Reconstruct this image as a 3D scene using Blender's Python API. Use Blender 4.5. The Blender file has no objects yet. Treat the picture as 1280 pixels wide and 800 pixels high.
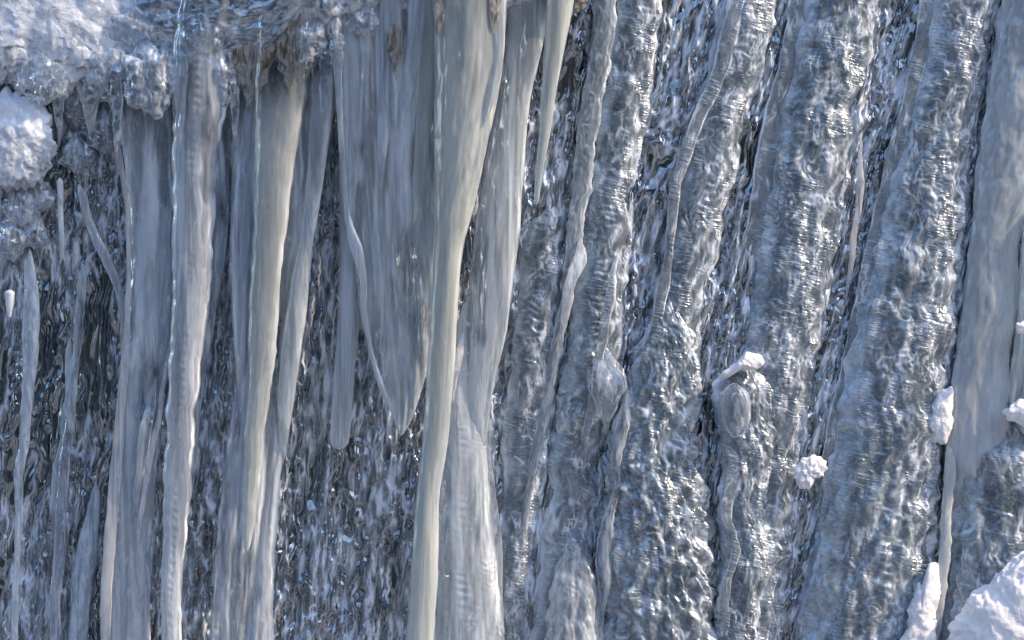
import bpy, math
import numpy as np

S = bpy.context.scene
COL = S.collection
R = math.radians

# ------------------------------------------------------------------ camera
D = 4.0            # distance of the camera to the plane of the ice
ZC = 1.6           # eye height above the snowy ground
cam = bpy.data.cameras.new('camera')
cam_o = bpy.data.objects.new('camera', cam)
COL.objects.link(cam_o)
cam.sensor_width = 36.0
cam.lens = 36.0 * D / 2.0          # 2 m of wall across the picture
cam.clip_end = 2000
cam_o.location = (0, -D, ZC)
cam_o.rotation_euler = (R(90), 0, 0)
S.camera = cam_o

# ------------------------------------------------------------------ sky, sun, exposure
SUN_EL, SUN_AZ = R(40), R(103)      # azimuth clockwise from +Y: the sun stands to the right, grazing the wall
w = bpy.data.worlds.new('World')
S.world = w
w.use_nodes = True
nt = w.node_tree
sky = nt.nodes.new('ShaderNodeTexSky')
sky.sky_type = 'NISHITA'
sky.sun_disc = False
sky.sun_elevation = SUN_EL
sky.sun_rotation = SUN_AZ
sky.air_density = 1.0
sky.dust_density = 1.4
sky.ozone_density = 1.0
bg = nt.nodes['Background']
bg.inputs['Strength'].default_value = 0.15
nt.links.new(sky.outputs[0], bg.inputs[0])

sl = bpy.data.lights.new('sun', 'SUN')
sl.energy = 2.0
sl.angle = R(0.5)
sl.color = (1.0, 0.74, 0.50)
so = bpy.data.objects.new('sun', sl)
COL.objects.link(so)
# direction to the sun
sd = (math.sin(SUN_AZ) * math.cos(SUN_EL), math.cos(SUN_AZ) * math.cos(SUN_EL), math.sin(SUN_EL))
from mathutils import Vector
so.rotation_euler = Vector(sd).to_track_quat('Z', 'Y').to_euler()
so.location = (6, -6, 8)

vs = S.view_settings
vs.view_transform = 'Standard'
vs.look = 'None'
vs.gamma = 1
vs.exposure = 1.3
S.cycles.max_bounces = 20
S.cycles.transmission_bounces = 16
S.cycles.glossy_bounces = 6
S.cycles.diffuse_bounces = 3
S.cycles.transparent_max_bounces = 8
S.cycles.caustics_reflective = True
S.cycles.caustics_refractive = True
S.cycles.blur_glossy = 0.3
S.cycles.sample_clamp_indirect = 4
S.cycles.use_denoising = True
S.cycles.use_adaptive_sampling = False

# ------------------------------------------------------------------ noise
_rs = np.random.RandomState(7)
PERM = np.concatenate([_rs.permutation(4096)] * 2).astype(np.int32)
GR = _rs.normal(size=(4096, 3)).astype(np.float32)
GR /= np.linalg.norm(GR, axis=1)[:, None]

def noise(x, y, z):
    """gradient noise, about -1..1"""
    x = np.asarray(x, np.float32); y = np.asarray(y, np.float32); z = np.asarray(z, np.float32)
    x, y, z = np.broadcast_arrays(x, y, z)
    xi = np.floor(x).astype(np.int32); yi = np.floor(y).astype(np.int32); zi = np.floor(z).astype(np.int32)
    fx = x - xi; fy = y - yi; fz = z - zi
    u = fx * fx * fx * (fx * (fx * 6 - 15) + 10)
    v = fy * fy * fy * (fy * (fy * 6 - 15) + 10)
    t = fz * fz * fz * (fz * (fz * 6 - 15) + 10)
    def g(dx, dy, dz):
        h = PERM[(PERM[(PERM[(xi + dx) & 4095] + yi + dy) & 4095] + zi + dz) & 4095]
        q = GR[h]
        return q[..., 0] * (fx - dx) + q[..., 1] * (fy - dy) + q[..., 2] * (fz - dz)
    a = g(0, 0, 0) * (1 - u) + g(1, 0, 0) * u
    b = g(0, 1, 0) * (1 - u) + g(1, 1, 0) * u
    c = g(0, 0, 1) * (1 - u) + g(1, 0, 1) * u
    d = g(0, 1, 1) * (1 - u) + g(1, 1, 1) * u
    return ((a * (1 - v) + b * v) * (1 - t) + (c * (1 - v) + d * v) * t) * 1.5

def fbm(x, y, z, o=3, gain=0.5):
    s = 0; a = 1.0; f = 1.0
    for i in range(o):
        s = s + a * noise(x * f + 13.7 * i, y * f + 5.1 * i, z * f + 9.3 * i)
        a *= gain; f *= 2.03
    return s

def sm(e0, e1, x):
    t = np.clip((x - e0) / (e1 - e0), 0, 1)
    return t * t * (3 - 2 * t)

# ------------------------------------------------------------------ placing
PX = 1 / 640.0
def at(px, py, y):
    k = (D + y) / D
    return np.array([(px - 640) * PX * k, y, ZC + (400 - py) * PX * k])

def interp(pts, n):
    """smooth resampling of (px, py, ...) rows along the curve"""
    P = np.array(pts, float)
    seg = np.sqrt(((P[1:, :2] - P[:-1, :2]) ** 2).sum(1))
    t = np.concatenate([[0], np.cumsum(seg)])
    T = np.linspace(0, t[-1], n)
    m = np.gradient(P, t, axis=0) if len(P) > 2 else np.repeat((P[1:] - P[:-1]) / t[-1], 2, 0)
    k = np.clip(np.searchsorted(t, T, 'right') - 1, 0, len(P) - 2)
    h = (t[k + 1] - t[k])[:, None]
    s = ((T - t[k]) / (t[k + 1] - t[k]))[:, None]
    return ((2*s**3 - 3*s**2 + 1) * P[k] + (s**3 - 2*s**2 + s) * h * m[k]
            + (-2*s**3 + 3*s**2) * P[k+1] + (s**3 - s**2) * h * m[k+1]), T

# ------------------------------------------------------------------ mesh helpers
def mesh_from(name, V, F, mat, parent=None, origin=None, smooth=True):
    V = np.asarray(V, np.float64).reshape(-1, 3)
    F = np.asarray(F, np.int32)
    o0 = np.array(origin if origin is not None else V[np.argmin(V[:, 2])])
    me = bpy.data.meshes.new(name)
    me.vertices.add(len(V))
    me.vertices.foreach_set('co', (V - o0).astype(np.float32).ravel())
    nf, k = F.shape
    me.loops.add(nf * k)
    me.loops.foreach_set('vertex_index', F.ravel())
    me.polygons.add(nf)
    me.polygons.foreach_set('loop_start', np.arange(0, nf * k, k, dtype=np.int32))
    me.polygons.foreach_set('loop_total', np.full(nf, k, np.int32))
    me.polygons.foreach_set('use_smooth', np.full(nf, smooth, bool))
    me.update(calc_edges=True)
    me.materials.append(mat)
    ob = bpy.data.objects.new(name, me)
    COL.objects.link(ob)
    if parent is not None:
        ob.parent = parent
        ob.location = o0 - np.array(parent['_o'])
    else:
        ob.location = o0
    ob['_o'] = [float(v) for v in o0]
    return ob

def tag(o, label, cat, group=None):
    o['label'] = label; o['category'] = cat
    if group: o['group'] = group
    return o

def grid_faces(n, m, wrap=False):
    """n rows, m columns"""
    i = np.arange(n - 1)[:, None]
    j = np.arange(m if wrap else m - 1)[None, :]
    j2 = (j + 1) % m
    a = i * m + j; b = i * m + j2; c = (i + 1) * m + j2; d = (i + 1) * m + j
    return np.stack([a, b, c, d], -1).reshape(-1, 4)

def attr(o, vals, name='frost'):
    """per-vertex ice value: frozen air, and sky reflections painted as pale lines"""
    at_ = o.data.attributes.new(name, 'FLOAT', 'POINT')
    at_.data.foreach_set('value', np.clip(np.asarray(vals, np.float32).ravel(), 0, 1))

def contour(u, v, s, K=1.5, sx=10, sz=26, wob=1.0, lw=1.0):
    """warped noise and the thin closed lines along its levels; u, v in px"""
    wx = wob * (5 * noise(u / 18 + s, v / 28, 0 * u + 1) + 2.5 * noise(u / 7, v / 10 + s, 0 * u + 4))
    wz = wob * (8 * noise(u / 18, v / 28 + s, 0 * u + 7))
    q = noise((u + wx) / sx + s, (v + wz) / sz, 0 * u + s) + 0.35 * noise((u + wx) / sx * 2.1 + s, (v + wz) / sz * 1.8, 0 * u + 2 + s)
    q = q * K
    f = np.abs(q - np.round(q))
    return q, np.exp(-(f / np.clip(lw * 1.45 * K * 0.8 / sx, 0.06, 0.22)) ** 2)

def between(q):
    f = np.abs(q + 0.5 - np.round(q + 0.5))
    return np.exp(-(f / 0.16) ** 2)

SEED = [0]
def tube(name, mat, rows, y=-0.03, asp=0.6, ang=None, step=1.5, rib=0.0, ribl=9, lump=0.06, lumpl=40, stri=0.0, striw=5, fine=0.0,
         top=0.0, tip=0.0, parent=None, vein=0.0, edge=(0, 0), fold=0.0, foldw=14, squig=0.0, wave=0.0, boost=0.0, sink=0.0, clear_top=None, clear_bot=None, layers=None, bead=0.0, beadl=11, windows=None, side=0.0, venw=1.0):
    """a run of frozen water. rows: (py, left px, right px[, depth offset m]) from top to bottom, in photo pixels"""
    SEED[0] += 1
    sd_ = SEED[0] * 17.31
    rows = [tuple(p) + ((0.0,) if len(p) == 3 else ()) for p in rows]
    pts = [((p[1] + p[2]) / 2, p[0], p[2] - p[1], p[3]) for p in rows]
    L = sum(math.hypot(pts[i+1][0]-pts[i][0], pts[i+1][1]-pts[i][1]) for i in range(len(pts)-1))
    n = max(14, int(L / step))
    C, T = interp(pts, n)
    W = np.maximum(C[:, 2], 0.5)
    e0 = np.clip((T - (L - tip)) / tip, 0, 1) if tip else 0 * T
    e1 = np.clip((top - T) / top, 0, 1) if top else 0 * T
    if tip: W = W * np.clip(1 - e0 ** (2.2 if tip < 25 else 1.6), 0.02, 1) ** (0.5 if tip < 25 else 0.8)
    if top: W = W * np.clip(1 - e1 ** 1.6, 0.02, 1) ** 0.8
    m = ang or int(np.clip(np.max(W) * 2.0, 20, 200))
    th = np.linspace(0, 2 * np.pi, m, endpoint=False)[None, :]
    ct, st = np.cos(th), np.sin(th)                      # st<0 : towards the camera
    r0 = (W / 2)[:, None]
    X0 = r0 * ct; Y0 = r0 * st
    TT = T[:, None] + 0 * X0
    d = 0 * X0
    if lump: d = d + lump * r0 * fbm(X0 / lumpl * 1.3 + sd_, Y0 / lumpl * 1.3, TT / (lumpl * 1.6), 3)
    if rib:
        am = 0.30 + 2.0 * noise(X0 / 30 + sd_, Y0 / 30 + 4, TT / 45)
        if side: am = am * np.exp(-((ct + 0.05) / 0.55) ** 2)
        wz_ = 5 * noise(X0 / 20 + sd_, Y0 / 20, TT / 26)
        d = d + rib * np.clip(am, 0, 1.5) * (0.55 * fbm(X0 / (ribl * 1.5) + sd_, Y0 / (ribl * 1.5), (TT + wz_) / (ribl * 0.5), 2, 0.4) + 0.42 * np.sin((TT + 2.2 * wz_ + 9 * noise(X0 / 40 + sd_, Y0 / 40, TT / 50)) * 2 * np.pi / ribl))
    if bead:
        bc = 0.10 * noise(0 * TT + sd_, TT / 60, 0 * TT + 2)
        d = d + bead * np.exp(-((ct - bc) / 0.16) ** 2) * np.sin((TT + 3 * noise(0 * TT + sd_, TT / 16, 0 * TT)) * 2 * np.pi / beadl) * np.clip(0.5 + 1.2 * noise(0 * TT + sd_, TT / 50, 0 * TT + 5), 0, 1)
    if stri: d = d + stri * fbm(X0 / striw + sd_, Y0 / striw, TT / (striw * 16), 2)
    arc = X0 + 0.35 * Y0
    fr = 0 * X0
    if squig or vein:
        q, ln = contour(arc, TT, sd_)
        sid = side * 0.45 * (ct + 0.1)
        den = sm(-0.05, 0.3, noise(arc / 45 + sd_, TT / 90, 0 * arc) + sid)
        d = d + squig * np.sin(q * 2 * np.pi)
        bk = 0.12 + 0.88 * sm(-0.3, 0.4, noise(arc / 12 + sd_, TT / 22, 0 * arc + 3))
        fr = fr + vein * ln * den * bk  # pale vein lines paint sky reflections into the colour
        dk = between(q) * den
        for (ksx, ksz, kk_, ka) in (layers or ()):
            q2, ln2 = contour(arc, TT, sd_ + ksx, K=kk_, sx=ksx, sz=ksz, wob=0.8)
            den2 = sm(-0.05, 0.3, noise(arc / 38 + sd_ + ksx, TT / 70, 0 * arc) + sid)
            fr = np.maximum(fr, ka * ln2 * den2 * bk)
            dk = np.maximum(dk, between(q2) * den2)
            d = d + 0.5 * squig * np.sin(q2 * 2 * np.pi) * den2
    if fine: d = d + fine * fbm(X0 / 3.5 + sd_, Y0 / 3.5, TT / 5, 2)
    ewob = 0.05 * noise(0 * TT + sd_, TT / 18, 0 * TT) + 0.08 * noise(0 * TT + sd_, TT / 70, 0 * TT + 3)
    ethin = np.clip(0.5 + 1.2 * noise(0 * TT + sd_, TT / 45, 0 * TT + 9), 0.1, 1)
    front = (st < 0.25)
    if edge[0]: fr = fr + front * edge[0] * ethin * np.exp(-((ct + 0.93 + ewob) / np.clip(2.2 / np.maximum(r0, 1), 0.03, 0.12)) ** 2)  # edge lines: rims reflecting the sky, painted pale
    if edge[1]: fr = fr + front * edge[1] * ethin * np.exp(-((ct - 0.93 + ewob) / np.clip(2.2 / np.maximum(r0, 1), 0.03, 0.12)) ** 2)
    fr = fr + boost
    fade = np.clip(W / 8, 0, 1)[:, None]
    r = np.maximum(r0 + d * fade, 0.15 * r0)
    yd = asp * r * st * PX
    if fold: yd = yd + fold * fbm(X0 / foldw + sd_, 0 * X0, TT / (foldw * 14), 2) * np.clip(1.15 - np.abs(ct), 0, 1)
    yy = y + C[:, 3] + sink * np.maximum(e0, e1) ** 1.5
    k = ((D + yy) / D)[:, None]
    wv = wave * (noise(sd_ + 0 * T, T / 45, 0 * T) + 0.5 * noise(sd_ + 0 * T, T / 17, 0 * T + 6)) if wave else 0 * T
    px = (C[:, 0] + wv)[:, None] + r * ct
    py = C[:, 1][:, None] + 0 * px
    V = np.stack([(px - 640) * PX * k, yy[:, None] + yd, ZC + (400 - py) * PX * k], -1).reshape(-1, 3)
    F = grid_faces(n, m, True)
    V = np.concatenate([V, V[:m].mean(0)[None], V[-m:].mean(0)[None]])
    j = np.arange(m); j2 = (j + 1) % m
    tri0 = np.stack([np.full(m, n*m), j2, j], -1); tri1 = np.stack([np.full(m, n*m+1), (n-1)*m + j, (n-1)*m + j2], -1)
    T1 = np.concatenate([F[:, [0, 1, 2]], F[:, [0, 2, 3]], tri0, tri1])
    o = mesh_from(name, V, T1, mat, parent)
    mk = 0 * fr + (sm(clear_top[0], clear_top[1], py + 25 * noise(X0 / 14 + sd_, TT / 40, 0 * TT)) if clear_top else 1.0)
    if clear_bot: mk = mk * (1 - sm(clear_bot[0], clear_bot[1], py + 40 * noise(X0 / 14 + sd_, TT / 40, 0 * TT)))
    for (ax_, ay_, rx_, ry_, am_) in (windows or ()):
        nz = noise(px / 9, py / 40, 0 * py + sd_) * 0.7
        mk = mk * (1 - am_ * (1 - sm(0.6, 1.15, np.hypot((px - ax_) / rx_, (py - ay_) / ry_) + nz)))
    if clear_top: fr = fr * np.clip(mk + 0.05, 0, 1)
    attr(o, np.concatenate([fr.ravel(), fr.ravel()[:1], fr.ravel()[-1:]]))
    attr(o, np.concatenate([mk.ravel(), mk.ravel()[:1], mk.ravel()[-1:]]), 'milk')
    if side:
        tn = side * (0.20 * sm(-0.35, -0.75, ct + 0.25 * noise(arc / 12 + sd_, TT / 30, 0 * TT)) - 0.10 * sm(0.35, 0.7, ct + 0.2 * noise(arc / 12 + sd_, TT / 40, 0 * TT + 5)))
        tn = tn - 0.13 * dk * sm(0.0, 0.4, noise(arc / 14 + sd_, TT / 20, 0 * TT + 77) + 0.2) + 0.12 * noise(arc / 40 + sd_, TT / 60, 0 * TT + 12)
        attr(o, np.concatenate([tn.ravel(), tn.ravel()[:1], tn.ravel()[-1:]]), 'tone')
    return o

def blob(name, mat, poly, y=-0.05, thick=0.03, rough=2.0, roughl=9, n=90, m=160, parent=None, frost=0.0, ragged=3.0, gran=0.0, centre=None, vein=0.0, flat=1.0, octv=3, gain=0.42):
    """a lump with the outline poly (photo px), star shaped about its centre, domed towards the camera and closed behind"""
    SEED[0] += 1
    sd_ = SEED[0] * 11.7
    P = np.array(poly, float)
    c = np.array(centre) if centre is not None else P.mean(0)
    an = np.arctan2(P[:, 1] - c[1], P[:, 0] - c[0]); ra = np.hypot(*(P - c).T)
    o_ = np.argsort(an); an = an[o_]; ra = ra[o_]
    th = np.linspace(-np.pi, np.pi, m, endpoint=False)
    # outline between corners: straight edges, then a little smoothing
    A = np.concatenate([an - 2*np.pi, an, an + 2*np.pi]); RR = np.concatenate([ra, ra, ra])
    k = np.clip(np.searchsorted(A, th, 'right') - 1, 0, len(A) - 2)
    p0 = np.stack([RR[k]*np.cos(A[k]), RR[k]*np.sin(A[k])], -1); p1 = np.stack([RR[k+1]*np.cos(A[k+1]), RR[k+1]*np.sin(A[k+1])], -1)
    dirs = np.stack([np.cos(th), np.sin(th)], -1)
    e = p1 - p0
    den = dirs[:, 0]*e[:, 1] - dirs[:, 1]*e[:, 0]
    rr = (p0[:, 0]*e[:, 1] - p0[:, 1]*e[:, 0]) / np.where(np.abs(den) < 1e-6, 1e-6, den)
    for _ in range(3): rr = (np.roll(rr, 1) + 2*rr + np.roll(rr, -1)) / 4
    ph = np.linspace(0.02, np.pi - 0.02, n)[:, None]      # 0: towards the camera
    sp, cp = np.sin(ph), np.cos(ph)
    X = rr[None, :] * np.cos(th)[None, :] * sp; Y = rr[None, :] * np.sin(th)[None, :] * sp
    dz = np.broadcast_to(-thick * np.sign(cp) * np.abs(cp) ** flat, X.shape)
    Zp = dz / PX
    d = rough * fbm(X / roughl + sd_, Y / roughl, Zp / roughl, octv, gain)
    if gran: d = d + gran * fbm(X / 2.6 + sd_, Y / 2.6, Zp / 2.6, 2)
    X = X + np.cos(th)[None, :] * sp * (d + ragged * noise(X / 8 + sd_, Y / 8, Zp / 8))
    Y = Y + np.sin(th)[None, :] * sp * (d + ragged * noise(X / 8 + 31 + sd_, Y / 8, Zp / 8))
    dz = dz - cp * d * PX
    kk = (D + y + dz) / D
    V = np.stack([(c[0] + X - 640) * PX * kk, y + dz, ZC + (400 - c[1] - Y) * PX * kk], -1).reshape(-1, 3)
    F = grid_faces(n, m, True)
    V = np.concatenate([V, V[:m].mean(0)[None], V[-m:].mean(0)[None]])
    j = np.arange(m); j2 = (j + 1) % m
    T1 = np.concatenate([F[:, [0, 1, 2]], F[:, [0, 2, 3]], np.stack([np.full(m, n*m), j2, j], -1), np.stack([np.full(m, n*m+1), (n-1)*m + j, (n-1)*m + j2], -1)])
    o = mesh_from(name, V, T1[:, ::-1], mat, parent)
    fr = np.full(len(V), float(frost)) if np.isscalar(frost) else frost(V)
    if vein:
        q, ln = contour(X, Y + Zp, sd_, K=1.3, sx=17, sz=20, wob=1.5, lw=1.7)
        ln = (ln * np.clip(0.6 + noise(X / 9 + sd_, Y / 9, Zp / 9), 0.1, 1)).ravel()
        fr = np.maximum(fr, vein * np.concatenate([ln, [0, 0]]))  # bright outlines of the lumps, painted as reflected sky
    attr(o, fr)
    attr(o, np.ones(len(V)), 'milk')
    return o

# ------------------------------------------------------------------ materials
def newmat(name):
    m = bpy.data.materials.new(name); m.use_nodes = True
    m.node_tree.nodes.clear()
    return m, m.node_tree.nodes, m.node_tree.links

def N(nodes, t, **kw):
    n = nodes.new(t)
    for k, v in kw.items():
        if hasattr(n, k): setattr(n, k, v)
        else: n.inputs[k].default_value = v
    return n

def ramp(nodes, stops):
    n = nodes.new('ShaderNodeValToRGB')
    e = n.color_ramp.elements
    while len(e) < len(stops): e.new(0.5)
    for i, (p, c) in enumerate(stops):
        e[i].position = p
        e[i].color = c if len(c) == 4 else (*c, 1)
    return n

def ice(name, milk=(0.1, 0.5), mcol=(0.62, 0.70, 0.78), mcol2=None, scale=(14, 14, 2.5), rough=0.03, bump=0.25, bscale=(160, 160, 70), sss=0.012,
        tint=(0.94, 0.97, 1.0), thr=(0.40, 0.62), coat=1.55, streak=(55, 55, 3.0), threads=(95, 95, 3.5), thread=1.0):
    """clear ice that turns milky where air is frozen into it"""
    m, n, l = newmat(name)
    out = N(n, 'ShaderNodeOutputMaterial')
    geo = N(n, 'ShaderNodeNewGeometry')
    def mapped(sc):
        mp = N(n, 'ShaderNodeMapping'); mp.inputs['Scale'].default_value = sc
        l.new(geo.outputs['Position'], mp.inputs['Vector']); return mp
    n1 = N(n, 'ShaderNodeTexNoise', Scale=1.0, Detail=5.0, Roughness=0.6, Distortion=0.8)
    l.new(mapped(scale).outputs[0], n1.inputs['Vector'])
    mr = N(n, 'ShaderNodeMapRange'); mr.interpolation_type = 'SMOOTHSTEP'
    mr.inputs['From Min'].default_value = thr[0]; mr.inputs['From Max'].default_value = thr[1]
    mr.inputs['To Min'].default_value = milk[0]; mr.inputs['To Max'].default_value = milk[1]
    l.new(n1.outputs[0], mr.inputs['Value'])
    n2 = N(n, 'ShaderNodeTexNoise', Scale=1.0, Detail=3.0, Roughness=0.6)
    l.new(mapped(bscale).outputs[0], n2.inputs['Vector'])
    bp = N(n, 'ShaderNodeBump', Strength=bump, Distance=0.004)
    l.new(n2.outputs[0], bp.inputs['Height'])
    gl = N(n, 'ShaderNodeBsdfGlass', IOR=1.31, Roughness=rough)
    gl.inputs['Color'].default_value = (*tint, 1)
    l.new(bp.outputs[0], gl.inputs['Normal'])
    pr = N(n, 'ShaderNodeBsdfPrincipled')
    pr.inputs['Roughness'].default_value = 0.18
    pr.inputs['IOR'].default_value = 1.31
    pr.inputs['Coat Weight'].default_value = 1.0; pr.inputs['Coat IOR'].default_value = coat; pr.inputs['Coat Roughness'].default_value = 0.05
    if sss:
        pr.inputs['Subsurface Weight'].default_value = 1.0
        pr.inputs['Subsurface Scale'].default_value = sss
        pr.inputs['Subsurface Radius'].default_value = (0.7, 0.9, 1.0)
    l.new(bp.outputs[0], pr.inputs['Normal'])
    if mcol2:
        n3 = N(n, 'ShaderNodeTexNoise', Scale=1.0, Detail=5.0, Roughness=0.65, Distortion=0.6)
        l.new(mapped(streak).outputs[0], n3.inputs['Vector'])
        rp = ramp(n, [(0.34, mcol), (0.60, mcol2)])
        l.new(n3.outputs[0], rp.inputs[0]); l.new(rp.outputs[0], pr.inputs['Base Color'])
    else:
        pr.inputs['Base Color'].default_value = (*mcol, 1)
    fa = N(n, 'ShaderNodeAttribute', attribute_name='frost')  # also carries pale lines painted for sky reflections
    ma = N(n, 'ShaderNodeAttribute', attribute_name='milk')
    mm = N(n, 'ShaderNodeMath', operation='MULTIPLY')
    l.new(mr.outputs[0], mm.inputs[0]); l.new(ma.outputs['Fac'], mm.inputs[1])
    ad = N(n, 'ShaderNodeMath', operation='MAXIMUM')
    l.new(mm.outputs[0], ad.inputs[0]); l.new(fa.outputs['Fac'], ad.inputs[1])
    src = pr.inputs['Base Color'].links[0].from_socket if pr.inputs['Base Color'].is_linked else None
    mc = N(n, 'ShaderNodeMix', data_type='RGBA')
    l.new(fa.outputs['Fac'], mc.inputs[0])
    mc.inputs[6].default_value = (*mcol, 1)
    if src: l.new(src, mc.inputs[6])
    mc.inputs[7].default_value = (0.80, 0.86, 0.93, 1)
    l.new(mc.outputs[2], pr.inputs['Base Color'])
    nt_ = N(n, 'ShaderNodeTexNoise', Scale=1.0, Detail=2.0, Roughness=0.5, Distortion=0.4)
    l.new(mapped(threads).outputs[0], nt_.inputs['Vector'])
    lo = N(n, 'ShaderNodeMapRange'); lo.interpolation_type = 'SMOOTHSTEP'
    lo.inputs['From Min'].default_value = 0.34; lo.inputs['From Max'].default_value = 0.42
    lo.inputs['To Min'].default_value = 1 - 0.75 * thread; lo.inputs['To Max'].default_value = 1.0
    l.new(nt_.outputs[0], lo.inputs['Value'])
    am_ = N(n, 'ShaderNodeMath', operation='MULTIPLY'); l.new(ad.outputs[0], am_.inputs[0]); l.new(lo.outputs[0], am_.inputs[1])
    hi = N(n, 'ShaderNodeMapRange'); hi.interpolation_type = 'SMOOTHSTEP'
    hi.inputs['From Min'].default_value = 0.60; hi.inputs['From Max'].default_value = 0.70
    hi.inputs['To Max'].default_value = 0.65 * thread
    l.new(nt_.outputs[0], hi.inputs['Value'])
    mw = N(n, 'ShaderNodeMix', data_type='RGBA')
    l.new(hi.outputs[0], mw.inputs[0]); l.new(mc.outputs[2], mw.inputs[6]); mw.inputs[7].default_value = (0.84, 0.90, 0.96, 1)
    l.new(mw.outputs[2], pr.inputs['Base Color'])
    mx = N(n, 'ShaderNodeMixShader')
    l.new(am_.outputs[0], mx.inputs[0]); l.new(gl.outputs[0], mx.inputs[1]); l.new(pr.outputs[0], mx.inputs[2])
    l.new(mx.outputs[0], out.inputs['Surface'])
    return m


def dark_ice(name, stops, scale, rot=0.0, rough=0.14, ior=1.6, bump=0.15, bscale=(200, 200, 120), fine=(90, 90, 60), fmix=0.35, inner=0.35, irough=None, dashes=0.0, frost_sheen_col=(0.74, 0.82, 0.92)):
    """thick ice over dark rock: how dark it is follows how clear the ice is; frost and painted sky-reflection lines are whiter and rougher"""
    m, n, l = newmat(name)
    out = N(n, 'ShaderNodeOutputMaterial')
    geo = N(n, 'ShaderNodeNewGeometry')
    def mapped(sc, r=rot):
        m0 = N(n, 'ShaderNodeMapping'); m0.inputs['Rotation'].default_value = (0, -r, 0)
        l.new(geo.outputs['Position'], m0.inputs['Vector'])
        mp = N(n, 'ShaderNodeMapping'); mp.inputs['Scale'].default_value = sc
        l.new(m0.outputs[0], mp.inputs['Vector']); return mp
    n1 = N(n, 'ShaderNodeTexNoise', Scale=1.0, Detail=6.0, Roughness=0.6, Distortion=1.2)
    l.new(mapped(scale).outputs[0], n1.inputs['Vector'])
    n4 = N(n, 'ShaderNodeTexNoise', Scale=1.0, Detail=4.0, Roughness=0.65, Distortion=1.5)
    l.new(mapped(fine).outputs[0], n4.inputs['Vector'])
    mf = N(n, 'ShaderNodeMix', data_type='FLOAT'); mf.inputs[0].default_value = fmix
    l.new(n1.outputs[0], mf.inputs[2]); l.new(n4.outputs[0], mf.inputs[3])
    rp = ramp(n, stops)
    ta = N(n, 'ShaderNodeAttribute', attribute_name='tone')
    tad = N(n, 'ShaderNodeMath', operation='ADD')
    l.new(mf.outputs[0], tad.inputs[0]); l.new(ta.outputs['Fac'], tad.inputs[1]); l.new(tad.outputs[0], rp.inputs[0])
    fa = N(n, 'ShaderNodeAttribute', attribute_name='frost')
    mc = N(n, 'ShaderNodeMix', data_type='RGBA')
    l.new(fa.outputs['Fac'], mc.inputs[0]); l.new(rp.outputs[0], mc.inputs[6])
    mc.inputs[7].default_value = (*frost_sheen_col, 1)
    n2 = N(n, 'ShaderNodeTexNoise', Scale=1.0, Detail=3.0, Roughness=0.6)
    l.new(mapped(bscale).outputs[0], n2.inputs['Vector'])
    bp = N(n, 'ShaderNodeBump', Strength=bump, Distance=0.004)
    l.new(n2.outputs[0], bp.inputs['Height'])
    if dashes:
        # small level ripples, in clusters, on the face of the ice
        nd = N(n, 'ShaderNodeTexNoise', Scale=1.0, Detail=2.0, Roughness=0.5, Distortion=0.3)
        l.new(mapped((55, 55, 230)).outputs[0], nd.inputs['Vector'])
        nk = N(n, 'ShaderNodeTexNoise', Scale=1.0, Detail=2.0)
        l.new(mapped((16, 16, 13)).outputs[0], nk.inputs['Vector'])
        kr = N(n, 'ShaderNodeMapRange'); kr.interpolation_type = 'SMOOTHSTEP'
        kr.inputs['From Min'].default_value = 0.48; kr.inputs['From Max'].default_value = 0.60
        l.new(nk.outputs[0], kr.inputs['Value'])
        dm = N(n, 'ShaderNodeMath', operation='MULTIPLY'); l.new(nd.outputs[0], dm.inputs[0]); l.new(kr.outputs[0], dm.inputs[1])
        b2 = N(n, 'ShaderNodeBump', Strength=dashes, Distance=0.006)
        l.new(dm.outputs[0], b2.inputs['Height']); l.new(bp.outputs[0], b2.inputs['Normal'])
        bp = b2
    pr = N(n, 'ShaderNodeBsdfPrincipled')
    pr.inputs['IOR'].default_value = ior
    mr = N(n, 'ShaderNodeMapRange')
    mr.inputs['To Min'].default_value = rough; mr.inputs['To Max'].default_value = 0.45
    l.new(fa.outputs['Fac'], mr.inputs['Value']); l.new(mr.outputs[0], pr.inputs['Roughness'])
    l.new(mc.outputs[2], pr.inputs['Base Color']); l.new(bp.outputs[0], pr.inputs['Normal'])
    # light thrown back inside the clear ice
    gs = N(n, 'ShaderNodeBsdfGlossy', Roughness=irough or rough)
    gs.inputs['Color'].default_value = (0.80, 0.90, 1.0, 1)
    l.new(bp.outputs[0], gs.inputs['Normal'])
    fm_ = N(n, 'ShaderNodeMapRange'); fm_.inputs['To Min'].default_value = inner; fm_.inputs['To Max'].default_value = 0.03
    l.new(fa.outputs['Fac'], fm_.inputs['Value'])
    mx = N(n, 'ShaderNodeMixShader')
    l.new(fm_.outputs[0], mx.inputs[0]); l.new(pr.outputs[0], mx.inputs[1]); l.new(gs.outputs[0], mx.inputs[2])
    l.new(mx.outputs[0], out.inputs['Surface'])
    return m

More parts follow.
